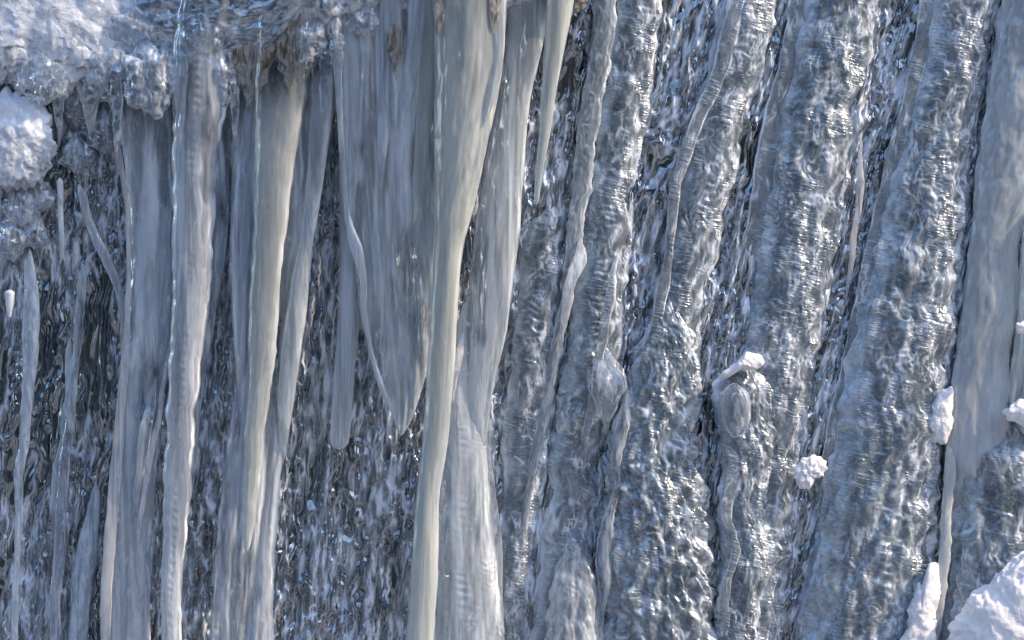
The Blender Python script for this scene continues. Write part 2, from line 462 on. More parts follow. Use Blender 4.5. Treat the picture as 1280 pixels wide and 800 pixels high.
M = {}
DK, MD, LT = (0.006, 0.010, 0.013), (0.060, 0.085, 0.105), (0.22, 0.28, 0.33)
M['sheet'] = dark_ice('sheet_ice', [(0.44, DK), (0.56, (0.014, 0.023, 0.031)), (0.65, (0.050, 0.075, 0.097)), (0.80, (0.20, 0.27, 0.33))], (18, 18, 6), rot=R(8), fine=(60, 60, 24), fmix=0.3, rough=0.08, ior=1.4, bump=0.0, inner=0.30)
M['ribbed'] = dark_ice('ribbed_ice', [(0.32, (0.012, 0.020, 0.026)), (0.43, (0.055, 0.080, 0.098)), (0.54, (0.135, 0.18, 0.215)), (0.66, (0.27, 0.34, 0.40)), (0.78, (0.44, 0.53, 0.61))], (15, 15, 8), rot=R(12), fine=(60, 60, 110), fmix=0.45, rough=0.18, ior=1.6, bump=0.03, inner=0.09, irough=0.24, dashes=0.6)
M['ridge'] = dark_ice('ridge_ice', [(0.33, (0.10, 0.13, 0.155)), (0.47, (0.21, 0.26, 0.305)), (0.60, (0.35, 0.42, 0.48)), (0.72, (0.52, 0.59, 0.66))], (50, 50, 9), rot=R(12), fine=(120, 120, 16), fmix=0.5, rough=0.14, ior=1.5, bump=0.02, inner=0.10)
M['glaze'] = dark_ice('glazed_ice', [(0.33, (0.04, 0.055, 0.07)), (0.45, (0.13, 0.165, 0.20)), (0.57, (0.30, 0.36, 0.42)), (0.70, (0.55, 0.62, 0.70))], (30, 30, 22), fine=(60, 60, 60), fmix=0.3, rough=0.08, ior=1.5, bump=0.03, inner=0.25)
M['crust'] = dark_ice('crusted_frost', [(0.33, (0.20, 0.25, 0.30)), (0.43, (0.42, 0.48, 0.55)), (0.53, (0.66, 0.73, 0.81)), (0.66, (0.82, 0.87, 0.94))], (22, 22, 22), fine=(170, 170, 170), fmix=0.5, rough=0.3, ior=1.35, bump=0.10, inner=0.04)
M['milky'] = ice('milky_ice', milk=(0.26, 0.85), mcol=(0.50, 0.575, 0.64), mcol2=(0.69, 0.75, 0.80), scale=(24, 24, 2.6), bump=0.02, bscale=(40, 40, 10), streak=(40, 40, 2.2), threads=(70, 70, 2.5), thread=0.5, coat=1.8)
M['yellow'] = ice('yellowish_ice', milk=(0.55, 0.92), mcol=(0.46, 0.52, 0.535), mcol2=(0.55, 0.59, 0.555), scale=(26, 26, 2.2), bump=0.02, bscale=(40, 40, 8), streak=(36, 36, 1.4), sss=0.016, thread=0.15, coat=1.8)
M['grey'] = ice('grey_ice', milk=(0.28, 0.86), mcol=(0.45, 0.52, 0.57), mcol2=(0.64, 0.70, 0.74), scale=(22, 22, 2.4), bump=0.02, bscale=(40, 40, 8), streak=(40, 40, 2.4), threads=(70, 70, 2.5), thread=0.5, coat=1.8)
M['pillar'] = ice('pillar_ice', milk=(0.80, 0.97), mcol=(0.43, 0.495, 0.535), mcol2=(0.54, 0.60, 0.64), scale=(14, 14, 4), bump=0.05, bscale=(70, 70, 50), streak=(16, 16, 4), sss=0.02, thread=0.1, coat=1.7)
M['white'] = ice('frosted_ice', milk=(0.55, 0.97), mcol=(0.46, 0.54, 0.62), mcol2=(0.74, 0.81, 0.88), scale=(60, 60, 20), bump=0.06, bscale=(100, 100, 40), streak=(80, 80, 12), thread=0.6)
M['clear'] = ice('clear_ice', milk=(0.10, 0.70), mcol=(0.30, 0.37, 0.43), mcol2=(0.60, 0.67, 0.74), scale=(40, 40, 8), bump=0.04, bscale=(60, 60, 20), streak=(90, 90, 8), thread=0.6)

def snow_mat():
    m, n, l = newmat('snow')
    out = N(n, 'ShaderNodeOutputMaterial')
    geo = N(n, 'ShaderNodeNewGeometry')
    nz = N(n, 'ShaderNodeTexNoise', Scale=420.0, Detail=4.0, Roughness=0.7)
    l.new(geo.outputs['Position'], nz.inputs['Vector'])
    bp = N(n, 'ShaderNodeBump', Strength=0.6, Distance=0.003)
    l.new(nz.outputs[0], bp.inputs['Height'])
    pr = N(n, 'ShaderNodeBsdfPrincipled')
    pr.inputs['Base Color'].default_value = (0.86, 0.88, 0.92, 1)
    pr.inputs['Roughness'].default_value = 0.6
    l.new(bp.outputs[0], pr.inputs['Normal'])
    l.new(pr.outputs[0], out.inputs['Surface'])
    return m
M['snow'] = snow_mat()

def rock_mat():
    m, n, l = newmat('wet_rock')
    out = N(n, 'ShaderNodeOutputMaterial')
    geo = N(n, 'ShaderNodeNewGeometry')
    nz = N(n, 'ShaderNodeTexNoise', Scale=5.0, Detail=8.0, Roughness=0.65)
    l.new(geo.outputs['Position'], nz.inputs['Vector'])
    rp = ramp(n, [(0.35, (0.018, 0.020, 0.024)), (0.52, (0.05, 0.052, 0.056)), (0.66, (0.085, 0.062, 0.045)), (0.8, (0.13, 0.07, 0.04))])
    l.new(nz.outputs[0], rp.inputs[0])
    pr = N(n, 'ShaderNodeBsdfPrincipled')
    pr.inputs['Roughness'].default_value = 0.35
    l.new(rp.outputs[0], pr.inputs['Base Color'])
    l.new(pr.outputs[0], out.inputs['Surface'])
    return m
M['rock'] = rock_mat()

def plain(name, col, rough=0.8):
    m, n, l = newmat(name)
    out = N(n, 'ShaderNodeOutputMaterial')
    pr = N(n, 'ShaderNodeBsdfPrincipled')
    geo = N(n, 'ShaderNodeNewGeometry')
    nz = N(n, 'ShaderNodeTexNoise', Scale=0.6, Detail=6.0, Roughness=0.7)
    l.new(geo.outputs['Position'], nz.inputs['Vector'])
    rp = ramp(n, [(0.3, tuple(c * 0.5 for c in col)), (0.7, tuple(min(1, c * 1.4) for c in col))])
    l.new(nz.outputs[0], rp.inputs[0]); l.new(rp.outputs[0], pr.inputs['Base Color'])
    pr.inputs['Roughness'].default_value = rough; pr.inputs['Specular IOR Level'].default_value = 0.1
    l.new(pr.outputs[0], out.inputs['Surface'])
    return m

# ------------------------------------------------------------------ setting: ground, added dark slope, rock
def structure(o):
    o['kind'] = 'structure'; return o

def ground_mat():
    """unseen ground, kept dark with patchy snow to cut its reflection in ice"""
    m, n, l = newmat('unseen_floor')
    out = N(n, 'ShaderNodeOutputMaterial'); geo = N(n, 'ShaderNodeNewGeometry')
    nz = N(n, 'ShaderNodeTexNoise', Scale=0.9, Detail=8.0, Roughness=0.65)
    l.new(geo.outputs['Position'], nz.inputs['Vector'])
    rp = ramp(n, [(0.40, (0.025, 0.026, 0.028)), (0.53, (0.050, 0.054, 0.060)), (0.57, (0.70, 0.74, 0.80))])
    l.new(nz.outputs[0], rp.inputs[0])
    pr = N(n, 'ShaderNodeBsdfPrincipled'); pr.inputs['Roughness'].default_value = 0.9
    l.new(rp.outputs[0], pr.inputs['Base Color']); l.new(pr.outputs[0], out.inputs['Surface'])
    return m

gx = np.concatenate([[-600, -100, -30, -10], np.linspace(-5, 5, 41), [10, 30, 100, 600]])
gy = np.concatenate([[-600, -120, -40, -20], np.linspace(-10, 3, 40), [20, 100, 600]])
GX, GY = np.meshgrid(gx, gy)
GZ = 0.08 * noise(GX * 0.7, GY * 0.7, 0 * GX) * (np.hypot(GX, GY) < 12)
structure(mesh_from('ground', np.stack([GX, GY, GZ], -1), grid_faces(len(gy), len(gx)), ground_mat(), origin=(0, 0, 0)))

def flow(x, z):
    """sideways lean of the runs: nearly plumb on the left, leaning on the right"""
    lean = 0.06 + 0.17 * sm(-0.35, 0.7, x)
    return x - lean * (z - ZC)

# rock face behind the ice
xs = np.linspace(-3.2, 3.2, 260); zs = np.linspace(4.2, -0.3, 190)
X, Z = np.meshgrid(xs, zs)
Y = 0.16 + 0.07 * fbm(X * 2.2, 0 * X, Z * 1.6, 5) + 0.06 * np.abs(noise(X * 5, 0 * X + 3, Z * 3))
structure(mesh_from('rock_face', np.stack([X, Y, Z], -1), grid_faces(190, 260), M['rock'], origin=(0, 0.1, 0)))

# unseen dark slope added behind the camera so ice reflections gain contrast
def added_hill():
    xs = np.linspace(-90, 90, 90); ys = np.linspace(-14, -120, 60)
    X, Y = np.meshgrid(xs, ys)
    d_ = -Y - 16 + 0.004 * X * X
    Z = np.clip(d_, -2, 200) * 0.50 + 2.0 * fbm(X / 7, Y / 7, 0 * X, 4) - 2
    structure(mesh_from('added_hill', np.stack([X, Y, Z], -1), grid_faces(60, 90)[:, ::-1], plain('added_slope', (0.020, 0.025, 0.023)), origin=(0, -14, 0)))
added_hill()

# ------------------------------------------------------------------ the frozen sheet over the rock
SHEET_PATCHES = ((62,470,34,150,-0.16,0.9),(118,440,26,110,-0.14,0.8),(12,430,18,90,-0.10,0.5),(118,620,22,60,-0.12,0.7),(20,560,20,70,0.10,0.6),(268,420,16,140,-0.08,0.2),
                 (60,730,70,90,0.13,0.2),(430,690,80,110,0.11,0.0),(706,92,20,44,-0.2,1.0),(490,520,30,60,-0.10,0.1),(400,470,30,130,-0.06,-0.3),(660,500,30,300,-0.06,-0.3),
                 (880,420,30,160,-0.05,-0.3),(875,640,26,120,-0.08,-0.2),(1060,400,26,200,-0.06,-0.3),(1225,200,14,220,-0.1,-0.2))
def ice_sheet():
    step = 0.0017
    xs = np.arange(-1.12, 1.12, step); zs = np.arange(ZC + 0.70, ZC - 0.74, -step)
    X, Z = np.meshgrid(xs.astype(np.float32), zs.astype(np.float32))
    P = 1 / PX
    u = flow(X, Z) * P; v = Z * P          # in photo px
    x_ = X * P
    h = 0.012 * fbm(u / 46, 0 * u, v / 330, 2)
    wx = 10 * noise(u / 40, 0 * u + 8, v / 60) + 5 * noise(u / 14, 0 * u + 3, v / 24)
    rd = 1 - np.abs(noise((u + wx) / 15, 0 * u + 5, v / 130))
    h += 0.009 * rd ** 3
    # places where the ice is clear and calm (dark rock shows) or full of air
    px_ = 640 + x_; py_ = 400 - (v - ZC * P)
    tone = 0.10 * noise(u / 60, 0 * u + 71, v / 130)
    calm = 0 * u
    for (ax_, ay_, rx_, ry_, ta_, ca_) in SHEET_PATCHES:
        g_ = 1 - sm(0.55, 1.2, np.hypot((px_ - ax_) / rx_, (py_ - ay_) / ry_) + 0.5 * noise(u / 16, 0 * u + ax_, v / 40))
        tone = tone + ta_ * g_; calm = np.maximum(calm, ca_ * g_)
    fr = 0; dk_ = 0; bk = 0.15 + 0.85 * sm(-0.35, 0.4, noise(u / 10, v / 34, 0 * u + 60))
    for s_, K, sx, sz, wob, amp, hh, dl in ((3.3, 1.2, 13, 60, 1.2, 1.0, 0.0032, 46), (8.1, 1.3, 8, 80, 0.7, 1.0, 0.0014, 36), (41.7, 1.2, 6.5, 110, 0.8, 1.0, 0.0008, 44), (14.7, 1.1, 11, 26, 1.2, 0.8, 0.0018, 30), (23.9, 1.0, 26, 60, 1.8, 1.0, 0.0040, 60)):
        q, ln = contour(u, v, s_, K=K, sx=sx, sz=sz, wob=wob)
        den = sm(-0.08, 0.25, noise(u / dl, s_ + 0 * u, v / (dl * 3.2)) - 0.6 * calm + (0.12 if sz > 70 else 0))
        h += hh * den * np.sin(q * 2 * np.pi)
        fr = np.maximum(fr, amp * ln * den)
        dk_ = np.maximum(dk_, between(q) * den)
    tone = tone - 0.12 * dk_
    fr = np.clip(1.35 * fr * bk, 0, 1) + 0.6 * np.clip((rd - 0.93) / 0.07, 0, 1) * bk * (1 - calm)  # white lines on the sheet: sky reflections painted into the colour
    n, m = X.shape
    front = np.stack([X, -h, Z], -1).reshape(-1, 3)
    q_ = 5
    xb = X[::q_, ::q_]; zb = Z[::q_, ::q_]; ub, vb = u[::q_, ::q_], v[::q_, ::q_]
    Yb = 0.055 + 0.02 * fbm(ub / 30, 0 * ub + 50, vb / 50, 3)
    nb, mb = xb.shape
    o = mesh_from('ice_sheet', front, grid_faces(n, m)[:, ::-1], M['sheet'], origin=(0, 0, ZC - 0.74))
    attr(o, fr); attr(o, tone, 'tone')
    mesh_from('back_surface', np.stack([xb, Yb, zb], -1).reshape(-1, 3), grid_faces(nb, mb), M['sheet'], parent=o, origin=(0, 0, ZC - 0.74))
    tag(o, 'rippled clear ice sheet frozen over the dark rock behind all the icicles', 'ice sheet')
    return o
SHEET = ice_sheet()

G_ICI = 'icicles hanging from the ledge'
G_COL = 'frozen columns running down the wall'
G_THIN = 'thin white runs over the dark rock'
G_SNOW = 'snow caught on the ice wall'
def run(name, label, cat, mat, rows, group=None, **kw):
    o = tube(name, M[mat], rows, **kw)
    o['kind'] = 'thing'
    return tag(o, label, cat, group)
def ridge(parent, mat, rows, name='ridge', **kw):
    if name in ('ridge', 'drip', 'fork'):
        kw = dict(dict(asp=0.15, lump=0.15, lumpl=40, squig=0.0, vein=0.7, sink=0.03, edge=(1.0, 0.9)), **kw)
        if mat == 'ridge': rows = [(r[0], r[1] - 0.12 * (r[2] - r[1]), r[2] + 0.12 * (r[2] - r[1])) for r in rows]; kw['y'] = kw['y'] + 0.009; kw['boost'] = 0.10; kw['rib'] = 0.4; kw['lump'] = 0.18; kw['squig'] = 0.2; kw['layers'] = ((5, 40, 1.4, 0.8),); mat = 'ribbed'
        kw['tip'] = max(kw.get('tip', 0), 100); kw['top'] = 0 if rows[0][0] <= 0 else max(kw.get('top', 0), 80)
        if rows[0][0] <= 0: rows = [(-90,) + tuple(rows[0][1:])] + rows[1:]
    return tube(name, M[mat], rows, parent=parent, **kw)

# ---- behind the others: broad ribbed columns of the leaning side
LAY = ((9, 12, 1.3, 0.85), (24, 22, 1.1, 0.95), (6, 60, 1.4, 0.95))
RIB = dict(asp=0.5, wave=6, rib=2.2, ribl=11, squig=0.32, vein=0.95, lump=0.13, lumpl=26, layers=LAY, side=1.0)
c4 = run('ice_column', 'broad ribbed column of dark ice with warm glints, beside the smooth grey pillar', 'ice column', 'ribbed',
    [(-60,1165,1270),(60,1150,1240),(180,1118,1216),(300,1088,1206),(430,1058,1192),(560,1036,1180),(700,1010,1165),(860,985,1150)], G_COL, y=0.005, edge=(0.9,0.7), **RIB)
ridge(c4, 'ridge', [(-40,1166,1180),(80,1140,1156),(180,1114,1130),(300,1086,1098),(440,1056,1066),(560,1030,1042),(640,1012,1022)], y=-0.025, wave=2, stri=1)
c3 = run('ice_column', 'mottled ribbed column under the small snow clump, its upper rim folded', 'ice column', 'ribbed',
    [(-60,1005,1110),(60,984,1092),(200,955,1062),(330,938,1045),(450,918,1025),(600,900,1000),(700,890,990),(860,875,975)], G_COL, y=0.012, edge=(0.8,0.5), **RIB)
ridge(c3, 'ridge', [(-40,1002,1022),(80,975,996),(160,954,976),(260,938,962),(330,932,950),(390,926,940)], y=-0.02, wave=2, stri=0.7)
ridge(c3, 'white', [(150,1074,1080),(240,1070,1079),(330,1060,1067),(400,1052,1056)], y=-0.025, wave=2.5, stri=1, tip=10, top=8, name='drip')
c2 = run('ice_column', 'ribbed column with a milky swirled head and a lighter front ridge', 'ice column', 'ribbed',
    [(-60,925,985),(60,890,960),(140,866,936),(220,846,918),(300,836,900),(380,818,880),(450,800,872),(520,790,868)], G_COL, y=0.0, edge=(0.9,0.4), **RIB)
ridge(c2, 'ridge', [(-20,925,943),(80,893,910),(160,862,876),(220,842,854),(300,832,842),(380,820,832),(450,805,813),(540,785,792)], y=-0.035, wave=2.5, stri=1)
c2b = run('ice_column', 'bulging faceted column of blue grey ice widening downward between two dark gaps', 'ice column', 'ribbed',
    [(370,815,858),(430,800,868),(490,782,872),(560,764,868),(630,757,880),(700,752,888),(780,755,890),(860,752,895)], G_COL, y=-0.018, edge=(0.95,0.4), asp=0.42, rib=2.2, ribl=16, squig=0.9, vein=0.6, lump=0.22, lumpl=20, layers=LAY, side=0.6, top=60)
ridge(c2b, 'white', [(600,804,812),(660,802,811),(720,800,806)], y=-0.055, wave=2, stri=1, top=15, tip=20, name='drip')
ridge(c2b, 'white', [(620,845,852),(680,846,852),(720,846,850)], y=-0.05, wave=2, stri=1, top=15, tip=20, name='drip')
c1 = run('ice_column', 'narrow rippled column ending in a rounded knob with one warm glint', 'ice column', 'ribbed',
    [(-60,775,840),(60,757,822),(200,738,802),(330,722,786),(430,708,778),(480,700,776),(560,690,752),(640,680,745),(740,668,735),(860,655,725)], G_COL, y=0.0, edge=(0.8,0.6), **RIB)
ridge(c1, 'clear', [(430,738,770),(455,734,782),(480,736,782),(505,742,775),(540,748,766)], y=-0.055, asp=0.3, lump=0.2, lumpl=14, top=60, tip=50, sink=0.03, name='knob', vein=0.6)
ridge(c1, 'ridge', [(300,770,778),(400,752,762),(500,735,745),(600,720,730)], y=-0.05, wave=2.5, stri=1)
c1m = run('ice_column', 'pale milky wedge of ice at the foot of the knobbed column', 'ice column', 'milky',
    [(630,708,722),(660,702,740),(720,692,744),(790,684,746),(860,680,748)], G_COL, y=-0.04, top=120, sink=0.035, rib=0.9, stri=1, vein=0.7, lump=0.2, lumpl=16, edge=(0.5,0.4), clear_top=(640,760))
c0 = run('ice_column', 'slender dark rippled column seamed with fine white lines beside the pale strip', 'ice column', 'ribbed',
    [(250,662,712),(330,650,706),(420,640,698),(520,632,690),(620,626,676),(720,622,664),(860,616,655)], G_COL, y=0.0, top=40, edge=(0.8,0.6), **RIB)
s1 = run('ice_column', 'smooth pale grey strip of ice crossing the dark rippled gap', 'ice strip', 'ridge',
    [(-60,748,775),(60,738,766),(140,725,750),(220,716,740),(300,708,728),(360,702,718),(430,690,704),(520,672,684),(640,652,662),(760,642,650)], G_COL, y=-0.02, asp=0.4, stri=0.7, wave=2, edge=(0.9,0.8), tip=120, sink=0.03, lump=0.25, lumpl=18, vein=0.5, squig=0.6)
ridge(s1, 'white', [(290,716,730),(325,712,738),(350,706,722),(400,699,712),(450,690,698)], y=-0.05, lump=0.2, lumpl=14, top=10, tip=30, name='drip')
s2 = run('ice_column', 'kinked clear ridge of ice with white edges beside the knob', 'ice ridge', 'clear',
    [(470,783,800),(520,772,792),(570,765,778),(620,764,772),(665,748,766),(700,745,766),(760,746,756),(860,742,750)], G_COL, y=-0.045, wave=3, stri=0.7, edge=(1,1), squig=0.5, top=70, sink=0.03)
c5 = run('ice_column', 'curling ice ridge with a white wavy edge under the wedge of snow', 'ice column', 'ribbed',
    [(455,890,960),(520,895,966),(580,905,965),(640,897,955),(700,905,960),(760,895,950),(860,890,945)], G_COL, y=-0.02, edge=(1,0.3), asp=0.5, rib=1.6, ribl=12, squig=0.8, vein=0.9, lump=0.2, lumpl=18, layers=LAY, side=0.6, top=30)
ridge(c5, 'ridge', [(500,903,912),(550,902,908),(580,912,926),(640,903,914),(690,915,924),(720,906,914),(800,902,912),(860,900,910)], y=-0.05, wave=3, stri=0.6, top=14)
ridge(c5, 'clear', [(478,903,932),(500,900,938),(525,902,936),(548,908,928)], y=-0.06, top=16, tip=18, lump=0.1, lumpl=12, name='bulb', squig=0.4)

# ---- right: smooth grey pillar
pil = run('ice_column', 'smooth grey pillar of ice, the widest and plainest on the wall', 'ice pillar', 'pillar',
    [(-60,1262,1360),(40,1246,1345),(120,1234,1335),(200,1224,1320),(240,1219,1306),(300,1212,1276),(380,1204,1274),(450,1194,1262),(500,1188,1262),(560,1182,1262),(620,1180,1258),(690,1176,1250),(760,1172,1244)], G_COL,
    y=-0.02, asp=0.38, stri=0.5, lump=0.10, lumpl=22, rib=0.0, bead=0.6, edge=(0.7,0.2), tip=200, sink=0.06, clear_bot=(580,760))
ridge(pil, 'pillar', [(440,1194,1206),(520,1186,1200),(580,1179,1196),(640,1177,1190),(720,1170,1186),(790,1163,1176),(860,1156,1172)], y=-0.04, stri=0.5, wave=2.5, lump=0.3, lumpl=14, edge=(0.9,0.2), top=220, asp=0.3)
run('ice_column', 'pale ice column cut off by the edge of the view beyond the grey pillar', 'ice column', 'grey',
    [(250,1278,1330),(330,1274,1330),(400,1272,1330),(470,1262,1330),(560,1262,1330)], G_COL, y=-0.035, top=25, tip=60, vein=0.3, edge=(0.6,0))
run('ice_column', 'rippled ice apron spreading below the grey pillar beside the big snow bank', 'ice apron', 'ribbed',
    [(520,1200,1310),(600,1192,1310),(680,1186,1310),(760,1178,1310),(860,1170,1310)], G_COL, y=-0.005, top=60, **RIB)

# ---- centre
run('ice_column', 'tall grey blade of ice behind the yellowish icicle', 'ice column', 'grey',
    [(-60,632,690),(30,632,684),(120,622,664),(200,606,656),(280,594,650),(350,588,642),(420,588,632),(490,584,616),(560,582,610),(620,588,606)], G_ICI, y=-0.075, asp=0.5, stri=0.7, striw=6, lump=0.05, edge=(0.8,0.8), tip=110, sink=0.03, vein=0.3, windows=[(600,360,10,80,0.7)])
cd = run('ice_column', 'bluish column with a dotted line of glints down its middle', 'ice column', 'milky',
    [(370,582,592),(400,573,594),(440,562,596),(500,550,604),(560,548,610),(640,544,614),(720,540,622),(800,536,630),(860,534,634)], G_COL, y=-0.06, asp=0.55, rib=0.7, ribl=8, bead=0.8, beadl=10, stri=0.8, vein=0.5, squig=0.15, layers=((6,40,1.5,0.8),), edge=(0.9,0.7), top=16, windows=[(600,720,14,80,0.5),(560,700,8,90,0.5)])
ridge(cd, 'white', [(410,574,586),(440,566,582),(480,562,572),(530,560,566)], y=-0.10, lump=0.2, lumpl=14, top=12, tip=30, name='drip', stri=1)
ridge(cd, 'clear', [(540,607,614),(620,610,620),(660,616,626),(740,618,628),(860,622,634)], y=-0.05, wave=2, edge=(1,1), top=20)
mi = run('icicle', 'long yellowish icicle, the widest at the ledge, running below the view', 'icicle', 'yellow',
    [(-60,540,632),(40,543,632),(90,543,628),(150,543,616),(200,543,605),(260,543,592),(300,543,581),(350,541,574),(420,537,570),(480,533,566),(550,528,560),(620,521,550),(700,514,548),(800,508,542),(860,505,540)], G_ICI,
    y=-0.135, asp=0.7, stri=0.7, striw=7, lump=0.05, edge=(0.0,0.2), rib=0.0)
ridge(mi, 'milky', [(-40,606,634),(20,608,632),(70,613,630),(110,606,622),(160,600,610)], y=-0.165, stri=0.7, tip=40, name='fold', edge=(0.5,0.9))
cu = run('ice_curtain', 'broad streaky curtain of grey ice with a curved white hem', 'ice curtain', 'grey',
    [(-60,412,556),(20,414,552),(100,422,548),(200,430,546),(300,440,546),(360,447,545),(420,457,541),(470,474,532),(510,488,520),(545,497,506)], G_ICI,
    y=-0.095, asp=0.22, fold=0.012, foldw=11, stri=0.7, striw=6, lump=0.03, vein=0.4, squig=0.2, layers=((5, 70, 1.3, 0.55), (12, 40, 1.1, 0.5)), edge=(0.7,0.5), tip=24, ang=220, clear_top=(-20,70), windows=[(450,290,7,90,0.8),(470,430,8,60,0.6),(508,340,22,60,0.55),(522,410,14,50,0.6),(482,210,5,50,0.7)])
ridge(cu, 'milky', [(-30,408,420),(60,415,426),(140,421,429),(220,426,433),(280,432,441),(310,437,453),(335,446,457),(390,453,459),(440,461,467),(480,472,479),(520,488,494)], y=-0.112, asp=0.5, wave=1.0, stri=0.6, tip=40, sink=0.01, name='hem', vein=0.4, edge=(0.9,0.9))
ridge(cu, 'milky', [(-40,470,500),(40,476,502),(120,474,494),(200,470,484),(260,472,480)], y=-0.112, stri=0.7, tip=90, sink=0.012, name='fold')
ridge(cu, 'milky', [(-40,508,540),(30,510,534),(110,500,518),(180,490,500),(240,482,488)], y=-0.114, stri=0.7, tip=90, sink=0.012, name='fold')
ridge(cu, 'yellow', [(-40,524,556),(60,524,546),(150,520,540),(240,516,530),(320,514,522)], y=-0.11, stri=0.7, tip=90, sink=0.012, name='fold')
run('icicle', 'stubby grey icicle with a blunt broken tip beside the curtain hem', 'icicle', 'grey',
    [(180,424,456),(260,424,456),(340,424,452),(420,421,448),(500,415,441),(540,413,437),(562,414,434)], G_ICI, y=-0.08, asp=0.6, rib=0.0, stri=0.8, edge=(0.8,0.7), top=40, tip=10)
run('icicle', 'thin tapering icicle hanging free over the dark rippled ice', 'icicle', 'yellow',
    [(-60,690,724),(0,684,718),(50,681,708),(100,678,698),(160,674,689),(210,670,680),(240,668,675),(256,668,673)], G_ICI, y=-0.13, asp=0.8, lump=0.04, stri=0.5, edge=(0.4,0.5), tip=10)

# ---- left curtain and its fingers
lc = run('ice_curtain', 'pale blue ice curtain splitting into fingers around the pointed icicle', 'ice curtain', 'milky',
    [(-60,296,424),(60,296,420),(120,294,418),(180,290,410),(240,288,398),(300,287,388),(360,288,378),(420,290,370),(480,294,366),(540,286,360),(600,278,352),(680,270,345),(860,262,340)], G_ICI,
    y=-0.075, asp=0.28, fold=0.014, foldw=13, stri=0.7, striw=6, vein=0.5, squig=0.2, wave=2, layers=((5, 70, 1.3, 0.55), (12, 40, 1.1, 0.5)), edge=(1,0.8), clear_top=(60,170), ang=240, windows=[(346,420,6,90,0.9),(296,480,6,90,0.8),(305,720,20,60,0.5)])
ridge(lc, 'grey', [(-40,388,424),(100,388,418),(170,386,412),(240,382,402),(300,374,392),(360,362,386),(430,352,378),(500,347,368),(580,346,362)], y=-0.10, stri=0.8, tip=90, sink=0.02, name='finger', edge=(0.6,0.6), clear_top=(70,160))
ridge(lc, 'milky', [(120,296,322),(220,292,318),(320,290,312),(420,292,308),(520,296,306)], y=-0.095, stri=0.8, top=160, tip=90, sink=0.035, name='finger', edge=(0.7,0.4))
run('icicle', 'straight cream icicle with a pointed tip in front of the pale curtain', 'icicle', 'yellow',
    [(-60,322,392),(90,320,384),(150,318,378),(220,317,366),(300,316,356),(360,313,350),(420,310,346),(500,308,336),(560,305,328),(620,303,322),(660,303,317),(690,305,312)], G_ICI, y=-0.11, asp=0.6, rib=0.0, ribl=10, stri=0.6, wave=2.5, vein=0.3, squig=0.1, edge=(0.0,0.6), clear_top=(80,210), tip=14)

# ---- the long milky pair
ca = run('ice_column', 'long milky column forking low down, beside its slimmer twin', 'ice column', 'milky',
    [(-60,132,226),(40,136,222),(100,140,216),(200,155,215),(300,160,216),(420,154,211),(480,150,206),(540,150,200),(600,146,196),(660,140,190),(740,136,188),(860,130,186)], G_COL, y=-0.065, asp=0.5, rib=0.0, ribl=8, stri=0.7, vein=0.55, squig=0.3, bead=0.4, wave=2.5, layers=((5, 70, 1.3, 0.55), (12, 40, 1.1, 0.5)), edge=(1,1), clear_top=(40,230), windows=[(178,540,9,80,0.85),(196,500,8,50,0.8),(205,190,9,60,0.7),(165,380,6,60,0.4)])
ridge(ca, 'milky', [(70,134,143),(180,143,151),(280,157,163),(400,155,162),(500,146,158),(600,136,151),(700,128,143),(860,122,136)], y=-0.085, wave=1.5, stri=0.8, top=30, edge=(1,0.8))
ridge(ca, 'clear', [(470,186,204),(540,174,190),(600,168,178),(680,164,172)], y=-0.10, wave=2, stri=0.8, top=20, tip=30, edge=(0.9,0.9), name='fork')
ridge(ca, 'white', [(420,208,214),(500,200,206),(560,186,194),(640,174,180),(740,168,173)], y=-0.095, wave=2, stri=0.8, top=20, tip=30, edge=(0.9,0.9), name='fork')
run('ice_column', 'slim milky column with a beaded highlight, reaching from ledge to foot', 'ice column', 'milky',
    [(-60,224,296),(40,220,290),(80,217,288),(120,216,284),(200,215,272),(300,216,268),(400,213,258),(500,209,246),(600,205,240),(700,203,230),(860,196,220)], G_COL, y=-0.095, asp=0.6, rib=0.0, ribl=11, stri=0.6, edge=(0.0,1.0), bead=0.8, wave=4, vein=0.4, squig=0.12, layers=((5, 70, 1.3, 0.55), (12, 40, 1.1, 0.5)), clear_top=(10,150), windows=[(262,190,10,60,0.6),(222,420,5,150,0.5)])
run('ice_column', 'sliver of clear ice wedged between the slim milky column and the curtain', 'ice column', 'clear',
    [(-20,276,292),(220,262,288),(300,258,284),(380,252,272),(460,244,258),(540,238,248),(640,232,240)], G_COL, y=-0.07, stri=0.7, edge=(0.9,0.9), tip=50)

# ---- thin runs at the far left
run('icicle', 'short white needle icicle under the frosted lump', 'icicle', 'white', [(222,70,79),(260,72,79),(300,74,81),(326,75,79)], G_THIN, y=-0.05, tip=8, top=6, wave=1)
run('icicle', 'tiny frosty peg of ice near the picture edge, shortest of all', 'icicle', 'white', [(362,5,19),(380,7,17),(398,10,14)], G_THIN, y=-0.05, tip=5, top=4)
w1 = run('ice_column', 'frosty white run of ice with a broad upper half, outermost of the thin runs', 'ice run', 'white',
    [(310,34,42),(350,30,46),(400,28,50),(460,28,46),(520,26,40),(580,20,32),(650,18,26),(740,16,24),(860,12,22)], G_THIN, y=-0.035, asp=0.5, wave=2.5, stri=1, vein=0.3, top=20)
run('ice_column', 'hair thin sinuous run of ice with twin white lines', 'ice run', 'clear',
    [(330,98,108),(400,94,106),(460,88,98),(520,82,94),(600,72,86),(700,66,80),(860,58,72)], G_THIN, y=-0.04, wave=2.5, stri=0.8, edge=(1,1), top=20)
run('ice_column', 'slanting thin run of ice joining the long milky column', 'ice run', 'milky',
    [(230,92,104),(280,106,118),(320,124,138),(360,142,154),(400,150,158),(450,150,156)], G_THIN, y=-0.045, wave=1.5, stri=1, edge=(0.9,0.7), top=14, tip=20)
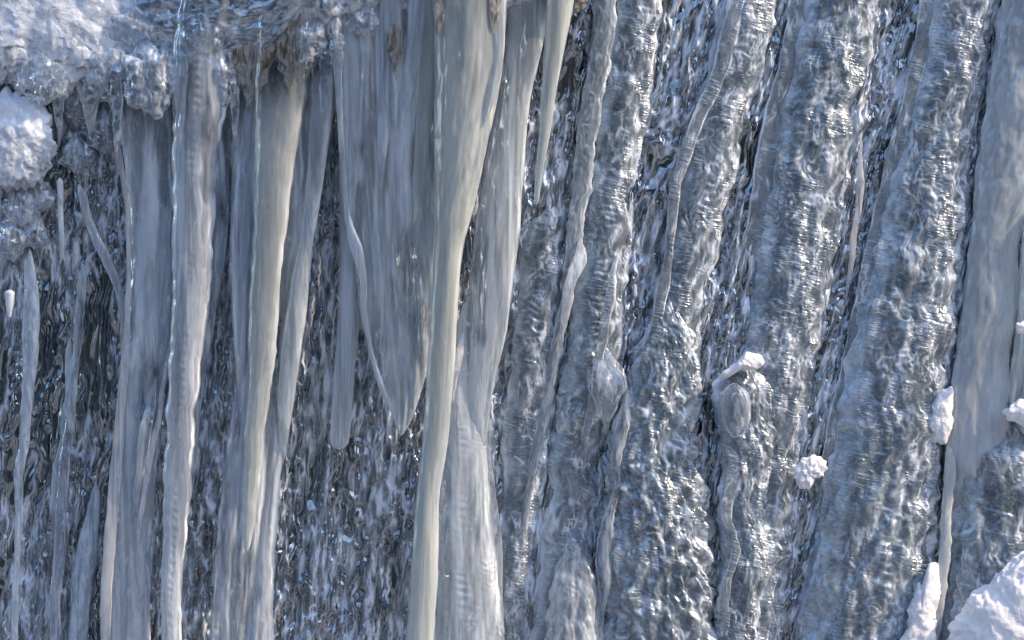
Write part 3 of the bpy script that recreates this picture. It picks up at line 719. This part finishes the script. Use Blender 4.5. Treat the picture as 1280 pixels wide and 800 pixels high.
run('ice_column', 'short frosty wedge of ice standing low between two dark patches', 'ice run', 'white',
    [(600,118,124),(640,108,124),(700,94,120),(760,88,112),(860,82,108)], G_THIN, y=-0.03, wave=2, stri=1, vein=0.4, top=20)
run('ice_column', 'broken white streak of ice over the dark patch of rock', 'ice run', 'white',
    [(420,84,92),(480,80,92),(540,76,84),(600,64,72),(640,60,66)], G_THIN, y=-0.03, wave=3, stri=1, top=20, tip=20)
# ------------------------------------------------------------------ ledge, frosted lumps, snow
def lump(name, label, cat, mat, poly, group=None, **kw):
    o = blob(name, M[mat], poly, **kw); o['kind'] = 'thing'
    return tag(o, label, cat, group)

led = lump('ice_ledge', 'lumpy overhanging ledge of clear ice that the icicles hang from', 'ice ledge', 'glaze',
    [(180,-90),(330,-100),(480,-100),(620,-100),(720,-80),(740,-30),(690,10),(600,16),(520,24),(430,40),(400,70),(340,60),(290,100),(230,110),(180,80),(150,20)],
    centre=(420,-40), y=-0.06, thick=0.075, rough=6, roughl=22, gran=0.3, ragged=6, n=170, m=460, vein=0.8)
for poly in ([(215,20),(262,10),(300,40),(288,66),(250,62),(222,46)], [(404,20),(424,14),(432,60),(428,96),(412,86)], [(366,30),(384,20),(408,24),(410,60),(384,92),(368,74)],
             [(150,70),(210,60),(225,110),(200,150),(160,130)], [(430,10),(470,0),(484,34),(456,50),(434,40)], [(260,62),(292,60),(296,110),(280,140),(262,110)]):
    blob('ice_lobe', M['clear'], poly, parent=led, y=-0.10, thick=0.025, rough=3.5, roughl=15, ragged=5, n=90, m=140, frost=0.0, vein=0.95)
fm = lump('frost_mass', 'granular white frosted mass of ice crusting the upper corner', 'frost mass', 'crust',
    [(-60,-60),(60,-70),(180,-50),(214,0),(204,30),(214,60),(196,84),(170,104),(150,92),(128,118),(104,98),(82,122),(56,106),(30,118),(10,100),(-60,108)], centre=(60,20), y=-0.05, thick=0.05, rough=4.0, roughl=34, gran=0.18, ragged=14, n=200, m=380,
    frost=lambda V: 0.35 * sm(0.0, 0.5, noise(V[:, 0] * 26, V[:, 1] * 26, V[:, 2] * 26) + 0.2), vein=0.9, flat=0.6)
for poly in ([(100,60),(150,50),(180,80),(170,118),(140,134),(108,110)], [(20,70),(60,60),(90,84),(84,120),(50,132),(20,110)], [(130,10),(180,0),(214,20),(208,60),(170,70),(136,48)]):
    blob('frost_lobe', M['clear'], poly, parent=fm, y=-0.075, thick=0.03, rough=4, roughl=17, ragged=7, n=90, m=140, frost=0.05, vein=0.9)
sl_ = lump('frosted_lump', 'rounded snow capped lump of ice below the frosted mass', 'ice lump', 'crust',
    [(-30,120),(20,114),(50,124),(64,150),(68,190),(56,220),(30,236),(-30,236)], centre=(14,176), y=-0.05, thick=0.035, rough=3.5, roughl=20, gran=0.2, ragged=9, flat=0.7,
    frost=lambda V: 0.75 * sm(ZC + 0.325, ZC + 0.375, V[:, 2]))
KN = [((30,262),24,'glassy lump of ice directly under the rounded lump'), ((14,300),20,'glassy lump of ice at the picture edge above the tiny peg'), ((52,246),15,'small wet lump of ice beside the white needle'),
      ((44,290),17,'dripping lump of ice lowest of the frozen drips'), ((130,160),26,'swollen glassy lump of ice left of the long milky column'), ((95,190),20,'clear lump of ice between the lump and the milky column'), ((100,130),22,'frosty lump of ice hanging from the frosted mass')]
for (cx, cy), r, lab in KN:
    poly = [(cx + r * math.cos(a) * (1 + 0.25 * math.sin(3*a + cx)), cy + 1.25 * r * math.sin(a)) for a in np.linspace(0, 2*np.pi, 12, endpoint=False)]
    lump('ice_lump', lab, 'ice lump', 'clear', poly, 'glassy lumps under the frosted mass', y=-0.03, thick=0.03, rough=4, roughl=16, ragged=5, n=100, m=160, frost=0.0, vein=0.95)

# drips and stubs under the ledge
k_ = 0
for x0, y0, y1, wd, lab in ((74,96,186,16,'short glassy drip hanging from the frosted mass above the swollen lump'),(112,112,176,22,'stout glassy drip at the lower edge of the frosted mass'),(146,108,200,14,'thin glassy drip in front of the long milky column'),
        (182,86,150,24,'stubby glassy drip at the head of the long milky column'),(222,92,190,16,'glassy drip between the two milky columns'),(262,96,170,22,'glassy drip at the head of the slim milky column'),(294,100,190,13,'slender glassy drip beside the brown root'),
        (408,84,190,18,'glassy drip beside the curved hem of the streaky curtain'),(448,40,130,20,'glassy drip at the head of the streaky curtain'),(40,108,150,18,'smallest glassy drip above the rounded lump')):
    run('icicle', lab, 'icicle', 'glaze', [(y0-40,x0-wd*.7,x0+wd*.7),(y0,x0-wd*.6,x0+wd*.6),((y0+y1)/2,x0-wd*.36,x0+wd*.36),(y1,x0-wd*.2,x0+wd*.2)], 'short glassy drips along the ledge', y=-0.10 if x0 > 130 else -0.062, top=24, asp=0.5, lump=0.25, lumpl=14, squig=0.5, vein=0.8, edge=(0.9,0.9), tip=40, sink=0.012, wave=1.5)

# snow
SN = dict(rough=2.5, roughl=16, gran=0.25, ragged=4, n=100, m=180)
lump('snow_patch', 'small wedge of snow capping the curling ridge', 'snow patch', 'snow', [(898,476),(902,466),(925,450),(932,440),(950,442),(956,452),(948,462),(925,462),(908,474)], G_SNOW, y=-0.055, thick=0.02, rough=1.5, roughl=8, gran=0.25, ragged=2.5, centre=(930,455), n=50, m=110)
lump('snow_patch', 'loose round snow clump alone on the dark mottled ice', 'snow patch', 'snow', [(996,582),(1004,571),(1020,568),(1034,578),(1030,592),(1016,602),(1012,612),(998,610),(994,598)], G_SNOW, y=-0.045, thick=0.012, rough=2.2, roughl=7, gran=0.4, ragged=4, n=60, m=110)
lump('snow_patch', 'snow packed into the gap behind the grey pillar', 'snow patch', 'snow', [(1168,500),(1178,486),(1192,484),(1190,540),(1182,556),(1166,552),(1156,540)], G_SNOW, y=-0.03, thick=0.02, centre=(1177,522), **SN)
lump('snow_patch', 'narrow vertical drift of snow against the foot of the grey ridge', 'snow patch', 'snow', [(1160,700),(1173,704),(1175,745),(1168,770),(1172,810),(1160,850),(1096,850),(1118,806),(1134,788),(1136,760),(1152,742),(1150,722)], G_SNOW, y=-0.05, thick=0.025, centre=(1152,770), **SN)
lump('snow_bank', 'big triangular snow bank in the lower corner, largest snow on the wall', 'snow bank', 'snow', [(1330,660),(1280,688),(1256,706),(1238,728),(1214,742),(1200,768),(1186,784),(1184,830),(1184,880),(1400,880),(1400,660)], G_SNOW, y=-0.05, thick=0.09, rough=4, roughl=30, gran=0.25, ragged=5, centre=(1290,800), n=160, m=340)
lump('snow_patch', 'snow patch caught in the crook beside the pillar, cut by the picture edge', 'snow patch', 'snow', [(1254,514),(1272,502),(1310,496),(1310,540),(1276,530),(1258,524)], G_SNOW, y=-0.06, thick=0.02, centre=(1282,516), **SN)
lump('snow_patch', 'tiny dab of snow high at the picture edge', 'snow patch', 'snow', [(1270,404),(1284,400),(1284,418),(1272,416)], G_SNOW, y=-0.075, thick=0.012, rough=1.2, roughl=7, gran=0.25, ragged=2.5, n=40, m=60)

# brown root frozen in at the top
def bark():
    m, n, l = newmat('bark')
    out = N(n, 'ShaderNodeOutputMaterial'); geo = N(n, 'ShaderNodeNewGeometry')
    mp = N(n, 'ShaderNodeMapping'); mp.inputs['Scale'].default_value = (60, 60, 14)
    l.new(geo.outputs['Position'], mp.inputs['Vector'])
    nz = N(n, 'ShaderNodeTexNoise', Scale=1.0, Detail=6.0, Roughness=0.7, Distortion=0.5)
    l.new(mp.outputs[0], nz.inputs['Vector'])
    rp = ramp(n, [(0.36, (0.07, 0.06, 0.04)), (0.43, (0.15, 0.12, 0.085)), (0.50, (0.33, 0.35, 0.36)), (0.57, (0.20, 0.145, 0.10)), (0.64, (0.15, 0.15, 0.09)), (0.72, (0.40, 0.43, 0.46))])
    l.new(nz.outputs[0], rp.inputs[0])
    pr = N(n, 'ShaderNodeBsdfPrincipled'); pr.inputs['Roughness'].default_value = 0.6
    l.new(rp.outputs[0], pr.inputs['Base Color'])
    bp = N(n, 'ShaderNodeBump', Strength=0.5, Distance=0.004); l.new(nz.outputs[0], bp.inputs['Height']); l.new(bp.outputs[0], pr.inputs['Normal'])
    l.new(pr.outputs[0], out.inputs['Surface'])
    return m
M['bark'] = bark()
run('root', 'thick brown root frozen into the ledge above the pale curtain', 'root', 'bark', [(0,284,346),(50,282,340),(90,290,334),(134,300,318)], 'roots frozen into the ledge', y=-0.106, asp=0.2, stri=2.5, lump=0.45, lumpl=12, top=10, tip=60)
run('root', 'mossy dark root beside the thick brown one under the ledge', 'root', 'bark', [(10,342,402),(60,344,398),(100,352,384),(130,360,368)], 'roots frozen into the ledge', y=-0.106, asp=0.2, stri=2.5, lump=0.45, lumpl=12, top=10, tip=60)
run('root', 'thin reddish root streak above the long yellowish icicle', 'root', 'bark', [(-10,540,556),(20,542,554),(46,546,550)], 'roots frozen into the ledge', y=-0.172, asp=0.3, stri=1, lump=0.2, lumpl=14, top=10, tip=16)
run('root', 'short brown root poking out behind the free hanging icicle', 'root', 'bark', [(-30,676,740),(0,678,734),(10,684,728),(22,700,716)], 'roots frozen into the ledge', y=-0.09, asp=0.5, stri=1.5, lump=0.25, lumpl=14, tip=10)
run('root', 'pinkish brown root tint showing through the streaky curtain', 'root', 'bark', [(30,482,504),(62,484,502),(90,488,498)], 'roots frozen into the ledge', y=-0.128, asp=0.25, stri=1.5, lump=0.4, lumpl=10, top=16, tip=30)
run('root', 'small rusty root tip at the shoulder of the long yellowish icicle', 'root', 'bark', [(-10,606,626),(16,608,624),(44,612,620)], 'roots frozen into the ledge', y=-0.176, asp=0.25, stri=1.5, lump=0.4, lumpl=10, top=10, tip=26)
